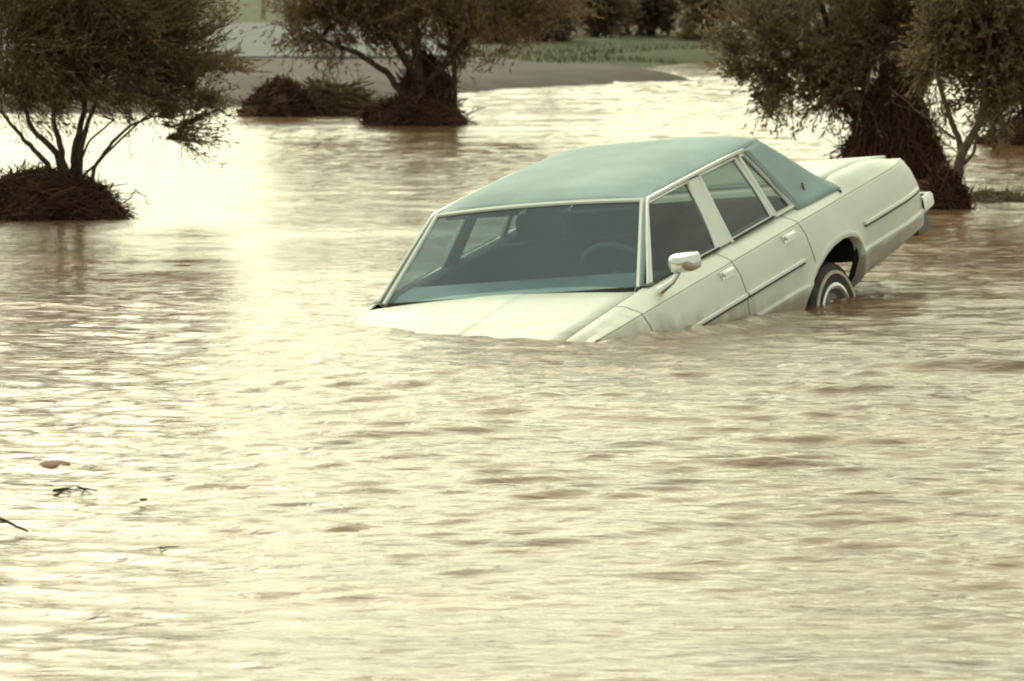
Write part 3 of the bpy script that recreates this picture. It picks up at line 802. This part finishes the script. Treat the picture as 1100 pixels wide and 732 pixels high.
# ------------------------------------------------------------------ plants and flood debris
def leaf_cloud(name, blobs, nspray, leaves, ll, lw, spray, m, parent, drift=(0, 0, .3), droop=0.0, origin=None, seed=0, spread=1.0):
    """blobs: (centre, radii, weight).  Each spray is a bent twig with narrow leaves along it."""
    g_ = np.random.default_rng(seed)
    wts = np.array([b_[2] for b_ in blobs], float); wts /= wts.sum()
    bi = g_.choice(len(blobs), nspray, p=wts)
    C = np.array([b_[0] for b_ in blobs])[bi]; R_ = np.array([b_[1] for b_ in blobs])[bi]
    d = g_.normal(size=(nspray, 3)); d /= np.linalg.norm(d, axis=1)[:, None]
    rad = g_.random(nspray) ** .52
    # lumpy outline
    lump = 1 + .26 * np.sin(d[:, 0] * 5 + bi) * np.cos(d[:, 2] * 6 + 2 * bi) + .26 * g_.normal(size=nspray)
    P = C + d * R_ * (rad * lump)[:, None]
    ncl = max(8, nspray // 16); pick = g_.integers(0, ncl, nspray)
    ncl_r = R_[:ncl].min(axis=1)[pick][:, None]
    P = P[:ncl][pick] + g_.normal(size=(nspray, 3)) * ncl_r * .15
    d = d[:ncl][pick]
    cd = (g_.normal(size=(ncl, 3)) * .5)[pick]
    dirv = d * .8 + cd + np.array(drift) + g_.normal(size=(nspray, 3)) * .25 * spread
    dirv /= np.linalg.norm(dirv, axis=1)[:, None]
    ln = spray * g_.uniform(.5, 1.3, nspray)
    tt = g_.random((nspray, leaves))
    A = P[:, None] + dirv[:, None] * (tt * ln[:, None])[..., None]
    A[..., 2] -= droop * (tt * ln[:, None]) ** 2
    ld = dirv[:, None] * .9 + g_.normal(size=(nspray, leaves, 3)) * .42
    ld /= np.linalg.norm(ld, axis=2)[..., None]
    pr = np.cross(ld, g_.normal(size=(nspray, leaves, 3))); pr /= np.linalg.norm(pr, axis=2)[..., None] + 1e-9
    l_ = ll * g_.uniform(.6, 1.4, (nspray, leaves, 1)); w_ = lw * g_.uniform(.6, 1.3, (nspray, leaves, 1))
    Q = np.stack([A, A + ld * l_ * .45 + pr * w_, A + ld * l_, A + ld * l_ * .45 - pr * w_], 2).reshape(-1, 3)
    # twig slivers
    tp = np.cross(dirv, g_.normal(size=(nspray, 3))); tp /= np.linalg.norm(tp, axis=1)[:, None]
    tw = np.stack([P - tp * .003, P + tp * .003, P + dirv * ln[:, None] + tp * .0015, P + dirv * ln[:, None] - tp * .0015], 1)
    tw[:, 2:, 2] -= (droop * ln ** 2)[:, None]
    V = np.concatenate([Q, tw.reshape(-1, 3)])
    if origin is not None: V = V - np.array(origin)
    return mesh_np(name, V, np.arange(len(V)).reshape(-1, 4), m, parent)

def limb(mb, pts, r0, r1, wob=.04, seed=0, n=5):
    g_ = random.Random(seed); P = []
    pts = [Vector(p) for p in pts]
    for i in range(len(pts) - 1):
        for k in range(n):
            P.append(pts[i].lerp(pts[i + 1], k / n) + Vector((g_.gauss(0, 1), g_.gauss(0, 1), g_.gauss(0, .5))) * wob * (.0 if i == 0 and k == 0 else 1) * (pts[i + 1] - pts[i]).length * .3)
    P.append(pts[-1])
    R_ = [r0 + (r1 - r0) * i / (len(P) - 1) for i in range(len(P))]
    mb.tube(P, R_, 7)

def tree(label, basepx, Y, limbs, blobs, nspray, leafm, barkm, leaves=14, ll=.055, lw=.008, spray=.25, drift=(0, 0, .3), droop=0., seed=1, name='tree', group=None, depth=1.0):
    sc = Y / FPX
    base = at(basepx[0], basepx[1], Y); base[2] = min(base[2], 0.05) - .05
    root = empty(name, base); tag(root, label, 'tree', group)
    mb = MB(); g_ = random.Random(seed)
    W3 = lambda px, py, dy=0.0: np.array(at(px, py, Y)) + np.array([0, dy, 0])
    for i, (pts, r0, r1) in enumerate(limbs):
        dy = g_.uniform(-.5, .5) * .5
        P = [W3(px, py, dy * k / max(1, len(pts) - 1)) - base for k, (px, py) in enumerate(pts)]
        limb(mb, P, r0, r1, seed=seed * 31 + i)
        tip = Vector(P[-1])
        for j in range(3):
            lim = [tip, tip + Vector((g_.uniform(-1, 1), g_.uniform(-1, 1), g_.uniform(.2, 1))) * .35]
            limb(mb, lim, r1 * .8, r1 * .3, seed=seed * 77 + i * 5 + j)
    mb.build('trunk', barkm, root, smooth=60)
    B = []
    for b_ in blobs:
        px, py, rx, rz, wt = b_[:5]; dy = b_[5] if len(b_) > 5 else 0.0
        B.append((W3(px, py, dy), np.array([rx * sc, (rx + rz) * .5 * sc * depth, rz * sc]), wt))
    leaf_cloud('crown', B, nspray, leaves, ll, lw, spray, leafm, root, drift, droop, origin=base, seed=seed)
    return root

def debris(name, label, cat, pxc, pyb, Y, wpx, hpx, n, m_core, m_twig, top=.35, hang=0.0, tw=.16, seed=0, group=None, thick=.005, tidy=0.0, dfac=.7):
    """a heap of twigs over a lumpy core; wpx and hpx are its width and height in the photo, pyb its waterline"""
    sc = Y / FPX; g_ = np.random.default_rng(seed)
    c = at(pxc, pyb, Y); c[2] = 0
    rx, h = wpx * sc / 2, hpx * sc; ry = rx * dfac
    root = empty(name, c); tag(root, label, cat, group)
    mb = MB(); rows = []; nv, nu = 14, 28
    ph = g_.uniform(0, 6.28, 6)
    def shape(v, a):
        prof = (1 - v ** 1.6) * (1 - top) + top * math.sqrt(max(0, 1 - v ** 3))
        if v >= .999: prof = 0.02
        k = 1 + .14 * math.sin(3 * a + ph[0] + 3 * v) + .10 * math.sin(5 * a + ph[1] - 5 * v) + .06 * math.sin(9 * a + ph[2] + 9 * v)
        return np.array([rx * prof * k * math.cos(a) * .93, ry * prof * k * math.sin(a) * .93, -.12 + (h * .95 + .12) * v * (1 + .05 * math.sin(4 * a + ph[3]))])
    for i in range(nv + 1):
        v = i / nv; r = [shape(v, 2 * math.pi * j / nu) for j in range(nu)]; r.append(r[0]); rows.append(r)
    mb.grid(rows)
    mb.build('core', m_core, root, smooth=70)
    V = []
    v = g_.random(n) ** 1.1; a = g_.uniform(0, 6.28, n)
    P = np.array([shape(vi * .99, ai) for vi, ai in zip(v, a)])
    P *= np.array([1.05, 1.05, 1.0])
    tang = np.stack([-np.sin(a), np.cos(a), np.zeros(n)], -1); up = np.stack([np.cos(a) * -.4, np.sin(a) * -.4, np.ones(n)], -1); outw = np.stack([np.cos(a), np.sin(a), np.zeros(n)], -1)
    mixv = g_.normal(size=(n, 3))
    D = tang * mixv[:, :1] * (1 - hang) + up * (mixv[:, 1:2] * (.45 + hang)) + outw * (np.abs(mixv[:, 2:]) * .45)
    if tidy: D = D * (1 - tidy) + np.array([1, 0, -.25]) * tidy * np.sign(mixv[:, :1])
    D /= np.linalg.norm(D, axis=1)[:, None]
    ln = tw * g_.uniform(.3, 1.4, n)
    side1 = np.cross(D, g_.normal(size=(n, 3))); side1 /= np.linalg.norm(side1, axis=1)[:, None]; side2 = np.cross(D, side1)
    th_ = thick * g_.uniform(.4, 1.5, n)[:, None]
    A = P - D * (ln * .5)[:, None]; Bm = P + side1 * (ln * .08)[:, None]; Ce = P + D * (ln * .5)[:, None]
    ring = lambda c_, s_: np.stack([c_ + side1 * th_ * s_, c_ - side1 * th_ * s_ * .5 + side2 * th_ * s_ * .87, c_ - side1 * th_ * s_ * .5 - side2 * th_ * s_ * .87], 1)
    V = np.concatenate([ring(A, 1), ring(Bm, .9), ring(Ce, .5)], 1)
    V[..., 2] = np.maximum(V[..., 2], -.08)
    f = []
    for k in (0, 3):
        for j in range(3): f.append((k + j, k + (j + 1) % 3, k + 3 + (j + 1) % 3, k + 3 + j))
    F_ = (np.arange(n)[:, None, None] * 9 + np.array(f)[None]).reshape(-1, 4)
    mesh_np('twigs', V.reshape(-1, 3), F_, m_twig, root)['kind'] = 'stuff'
    for q in range(7):
        a_ = g_.uniform(0, 6.28); v_ = g_.uniform(.15, .8); p0 = Vector(shape(v_, a_)) * .8
        dv = Vector((math.cos(a_) + g_.normal() * .7, math.sin(a_) + g_.normal() * .5, g_.uniform(-.1, .7) + hang * .5)).normalized()
        L_ = rx * g_.uniform(.5, 1.0); b1 = MB(); e1_ = p0 + dv * L_; e1_.z = max(e1_.z, .02)
        limb(b1, [p0 - dv * L_ * .2, p0 + dv * L_ * .4, e1_], thick * 1.8, thick * .5, wob=.12, seed=int(seed * 50 + q), n=3)
        b1.build('branch', m_twig, root, smooth=60)
    return root

G1 = 'trees standing in the flood water'
tree('many stemmed olive tree rising from a heap of debris at the left edge', (72, 200), 32.2,
     [(((70, 215), (62, 165), (35, 140), (20, 95)), .03, .012), (((75, 215), (68, 170), (60, 130), (55, 60)), .03, .012), (((62, 215), (52, 175), (28, 150), (5, 120)), .026, .01),
      (((80, 215), (80, 160), (90, 120), (95, 50)), .034, .012), (((86, 215), (86, 165), (96, 130), (120, 70)), .028, .01),
      (((95, 210), (102, 180), (122, 152), (142, 134), (165, 125)), .017, .007), (((84, 212), (88, 172), (98, 150), (125, 128)), .012, .006), (((88, 190), (130, 150), (190, 95), (245, 60)), .01, .003)],
     [(30, 30, 85, 62, 5), (95, 42, 75, 52, 5), (150, 50, 55, 48, 3), (60, -70, 130, 80, 4), (0, -150, 150, 100, 5), (150, -50, 90, 70, 2.4), (168, 130, 40, 13, .5), (192, 138, 20, 10, .18), (15, 100, 45, 18, .9), (80, 98, 55, 16, .9), (135, 108, 40, 12, .5), (200, 70, 34, 36, .6), (215, 100, 28, 10, .2), (220, 60, 26, 34, .3), (222, 92, 24, 8, .12)],
     7400, M['leaf_olive'], M['bark'], leaves=14, ll=.042, lw=.005, spray=.38, drift=(.8, 0, .5), droop=.15, seed=11, group=G1)
debris('debris_heap', 'dark twiggy debris heap round the stems of the left edge tree', 'debris', 45, 234, 32.2, 200, 50, 2600, M['debris'], M['twig'], top=.7, seed=1, group='flood debris heaps', tw=.22)
tree('spreading tree with a debris wrapped trunk behind the car roof, in front of the spit', (452, 130), 48.5,
     [(((452, 140), (452, 95), (448, 60), (445, 20)), .10, .04), (((440, 110), (415, 78), (385, 58), (345, 42)), .04, .02), (((468, 120), (487, 98), (489, 75), (484, 45), (480, 10)), .035, .02), (((488, 122), (489, 100), (486, 88)), .03, .02),
      (((458, 90), (500, 45), (540, 10)), .05, .02), (((446, 80), (420, 40), (400, 0)), .05, .02)],
     [(345, 18, 45, 26, 2.4), (395, 8, 60, 32, 3), (455, 8, 70, 36, 3.6), (520, 6, 60, 36, 2.6), (320, -20, 55, 35, 1.8), (430, -75, 130, 60, 4), (540, -40, 80, 50, 2), (560, 20, 32, 28, .8), (390, 44, 42, 9, .4), (470, 42, 40, 10, .5)],
     4000, M['leaf_brown'], M['bark'], leaves=12, ll=.06, lw=.009, spray=.40, drift=(.1, 0, .25), droop=.25, seed=12, group=G1)
debris('debris_heap', 'low dark debris skirt on the water round the trunk behind the car roof', 'debris', 444, 137, 48.0, 116, 30, 1500, M['debris'], M['twig'], top=.75, seed=2, group='flood debris heaps', tw=.25, thick=.007)
debris('debris_heap', 'tall debris bundle wrapped round the trunk above its low skirt', 'debris', 456, 134, 48.6, 62, 72, 1100, M['debris'], M['twig'], top=.75, hang=.6, seed=3, group='flood debris heaps', tw=.3, thick=.008)
tree('broad dark tree over a thick debris trunk behind the raised car tail', (955, 185), 37.6,
     [(((950, 200), (955, 140), (958, 90), (962, 40)), .20, .09), (((965, 190), (975, 120), (1005, 60), (1020, 10)), .08, .04), (((940, 150), (905, 105), (865, 75), (830, 60)), .06, .02), (((945, 130), (925, 80), (890, 30)), .06, .03), (((955, 110), (960, 50), (950, 0)), .08, .04)],
     [(860, 40, 62, 46, 3.2), (930, 45, 70, 58, 4.2), (1000, 30, 60, 52, 3), (815, 30, 40, 36, 1.5), (900, 92, 46, 22, 1.2), (815, 88, 30, 18, .5), (850, 82, 40, 24, .9), (985, 85, 25, 18, .4), (900, -60, 120, 70, 4.5), (1010, -60, 90, 70, 3), (960, -210, 120, 110, 5), (860, -150, 100, 70, 2.5)],
     5400, M['leaf_grey'], M['bark'], leaves=13, ll=.05, lw=.008, spray=.30, drift=(-.1, 0, .1), droop=.3, seed=13, group=G1)
debris('debris_heap', 'tall brown root and debris mass behind the raised car tail', 'debris', 956, 192, 37.4, 104, 108, 3000, M['debris'], M['twig'], top=.45, hang=.75, seed=4, group='flood debris heaps', tw=.34, thick=.006)
tree('thin forked tree standing right of the debris trunk, nearest the car bumper', (1020, 222), 33.4,
     [(((1016, 226), (1026, 195), (1032, 165), (1040, 150), (1052, 128), (1056, 85), (1060, 40)), .045, .018), (((1032, 166), (1030, 150), (1020, 128), (1010, 95), (1002, 66)), .026, .014), (((1026, 150), (1008, 136), (990, 122)), .011, .005), (((1036, 176), (1048, 165), (1054, 140)), .016, .01), (((1018, 220), (1006, 212), (1000, 218)), .02, .01)],
     [(1062, 45, 44, 45, 2.6), (1085, 85, 42, 40, 2.2), (1040, 20, 50, 40, 2), (1075, -40, 80, 60, 3), (1010, 60, 20, 18, .4)],
     2300, M['leaf_grey'], M['stem'], leaves=13, ll=.055, lw=.009, spray=.26, drift=(.1, 0, .2), droop=.35, seed=14, group=G1)
debris('debris_heap', 'small debris knot round the foot of the thin forked tree', 'debris', 1014, 224, 33.2, 62, 42, 700, M['debris'], M['twig'], top=.35, hang=.3, seed=5, group='flood debris heaps', tw=.22)
tree('leafy tree cut by the right edge, its crown low over the water', (1118, 150), 44.0,
     [(((1112, 160), (1108, 125), (1095, 90), (1085, 50)), .09, .04), (((1114, 150), (1125, 110), (1135, 50)), .07, .03)],
     [(1095, 100, 45, 28, 2), (1110, 55, 60, 45, 3), (1140, 20, 60, 50, 2), (1110, -60, 100, 80, 3)],
     1700, M['leaf_olive'], M['bark'], leaves=12, ll=.07, lw=.013, spray=.32, drift=(-.2, 0, .2), droop=.3, seed=15, group=G1)
debris('debris_heap', 'dark debris bar at the right edge under the leafy crown', 'debris', 1105, 141, 43.5, 110, 22, 800, M['debris'], M['twig'], top=.8, seed=6, group='flood debris heaps', tw=.25)
debris('debris_heap', 'rounded red brown mound stranded left of the middle tree', 'debris', 302, 126, 50.0, 84, 42, 1100, M['red_heap'], M['red_twig'], top=.55, seed=7, group='flood debris heaps', tw=.2, thick=.008)
debris('brush_pile', 'pale olive brush pile lying against the rounded brown mound', 'brush pile', 362, 122, 50.6, 84, 31, 1500, M['olive_heap'], M['brush'], top=.3, seed=8, tw=.5, thick=.008, tidy=.6)

# shrubs and trees on the far bank
specs = [(520, 62, 74, 60, 60, 'brown bushy tree on the far bank left of the open grass', 'leaf_brown'), (585, 50, 75, 70, 90, 'brown shrub above the middle of the open grass', 'leaf_brown'),
         (640, 44, 78, 80, 90, 'dark brown shrub behind the open grass, centre of the row', 'leaf_olive'), (700, 44, 79, 80, 90, 'olive shrub behind the right part of the open grass', 'leaf_brown'),
         (760, 52, 76, 70, 80, 'grey olive shrub by the far shore just left of the broad dark tree', 'leaf_grey'), (612, 30, 112, 90, 110, 'tall brown tree at the back above the middle grass', 'leaf_brown'),
         (690, 26, 118, 90, 110, 'tall olive tree at the back, right of the tall brown one', 'leaf_olive'), (770, 30, 112, 90, 120, 'tall grey tree at the back over the far shore', 'leaf_grey'),
         (840, 62, 80, 80, 80, 'far shore bush glimpsed behind the broad dark tree', 'leaf_olive'), (930, 66, 78, 90, 80, 'far shore bush behind the crown of the broad dark tree', 'leaf_brown'),
         (1020, 66, 78, 90, 80, 'far shore bush behind the thin forked tree', 'leaf_olive'), (1105, 66, 78, 90, 80, 'far shore bush at the right edge behind the leafy tree', 'leaf_brown'),
         (480, 30, 112, 80, 90, 'tall brown tree at the back over the middle tree crown', 'leaf_brown'), (192, 20, 118, 32, 34, 'small dark round bush alone on the grass above the road', 'leaf_olive'),
         (70, 22, 116, 90, 90, 'dull brown bush on the far bank behind the left edge tree', 'leaf_brown')]
for i, (px, py, Y, wp, hp, lab, lm) in enumerate(specs):
    sc = Y / FPX; b0 = at(px, py, Y); b0[2] = .22
    root = empty('bush', b0); tag(root, lab, 'bush', 'bushes and trees on the far bank')
    rx, h = wp * sc * .5, hp * sc
    g_ = random.Random(i); mb = MB(); B = []
    for k in range(5):
        a = g_.uniform(0, 6.28); tip = Vector((math.cos(a) * rx * .6, math.sin(a) * rx * .5, h * g_.uniform(.6, .9)))
        limb(mb, [(0, 0, -.1), tip * .5 + Vector((0, 0, .1)), tip], rx * .05, rx * .015, seed=i * 9 + k)
    for k in range(9):
        a = g_.uniform(0, 6.28); q = g_.random()
        B.append((np.array([math.cos(a) * rx * .6 * q, math.sin(a) * rx * .5 * q, h * g_.uniform(.1, .85)]), np.array([rx * .5, rx * .5, h * .24]), 1))
    mb.build('trunk', M['bark'], root, smooth=60)
    leaf_cloud('crown', B, 1100, 9, .10, .022, .35, M['leaf_far' if i not in (2, 6, 13) else lm], root, (0, 0, .3), .1, seed=100 + i)

# small things afloat
def twig_thing(name, label, cat, pts, r, m, seed=0, group=None):
    base = ground(*pts[0]); root = empty(name, base); tag(root, label, cat, group)
    g_ = random.Random(seed); mb = MB()
    P = [Vector(ground(p[0], p[1]) - base) + Vector((0, 0, .012 + (p[2] if len(p) > 2 else 0))) for p in pts]
    limb(mb, P, r, r * .4, wob=.06, seed=seed)
    for k in range(2):
        j = g_.randrange(len(P) - 1); q = P[j].lerp(P[j + 1], g_.random()); e = q + Vector((g_.uniform(-.12, .12), g_.uniform(-.1, .1), g_.uniform(.0, .012)))
        limb(mb, [q, e], r * .5, r * .2, seed=seed + k)
    mb.build('branch', m, root, smooth=60)
    return root

G3 = 'twigs adrift on the flood'
twig_thing('floating_twig', 'thin dark forked twig adrift near the left edge below the red clod', 'twig', [(58, 531), (80, 527), (104, 531)], .006, M['bark'], 1, G3)
twig_thing('floating_twig', 'twig clump poking in from the left edge low in the picture', 'twig', [(-14, 590), (2, 578, .05), (30, 575)], .008, M['bark'], 2, G3)
twig_thing('floating_twig', 'bare pale branch trailing on the water right of the left debris heap', 'twig', [(128, 222), (148, 214, .08), (163, 224, .02)], .007, M['stem'], 3, G3)
twig_thing('floating_twig', 'tiny twig sticking out of the water beyond the boot lid', 'twig', [(888, 176), (896, 170, .05), (906, 172, .02)], .008, M['bark'], 4, G3)
twig_thing('floating_twig', 'dark twig trailing from the debris skirt of the middle tree', 'twig', [(488, 137), (502, 131, .03), (516, 124, .1)], .01, M['bark'], 5, G3)
for k, (px, py, lab, sz) in enumerate(((58, 504, 'red brown clod of mud adrift near the left edge', .055), (154, 541, 'tiny dark float of bark right of the red clod', .014))):
    c = ground(px, py); root = empty('floating_clod', (c[0], c[1], .013)); tag(root, lab, 'clod')
    mb = MB(); rows = []
    for v in np.linspace(0, 1, 9):
        r = []
        for j in range(25):
            a = 2 * math.pi * j / 24; q = math.sin(math.pi * v) * (1 + .06 * math.sin(3 * a + k) + .05 * math.sin(7 * a))
            r.append((sz * q * math.cos(a), sz * 1.8 * q * math.sin(a), sz * .30 * math.cos(math.pi * v)))
        r[-1] = r[0]; rows.append(r)
    mb.grid(rows); mb.build('lump', M['redmud'] if k == 0 else M['bark'], root, smooth=80)
debris('debris_raft', 'flat raft of drifting grass and twigs right of the thin forked tree', 'debris', 1072, 216, 34.2, 90, 9, 900, M['debris'], M['brush'], top=.9, seed=9, tw=.14, thick=.003, dfac=1.6)
pb = ground(283, 21, .26); root = empty('fence_post', pb); tag(root, 'pale short wooden post at the grass edge beyond the road', 'post')
mb = MB(); mb.box((0, 0, .3), (.09, .09, .8)); mb.box((0, 0, .72), (.11, .11, .04)); mb.build('post_shaft', M['post'], root, bevel=.01)

for q, (pts, lab) in enumerate((([(96, 670), (106, 668), (120, 667)], 'short dark twig afloat low at the left, lowest of the drifting twigs'),
                                ([(172, 594), (182, 592), (192, 591)], 'short dark twig afloat by itself right of the bark float'))):
    twig_thing('floating_twig', lab, 'twig', pts, .0025, M['bark'], 20 + q, G3)
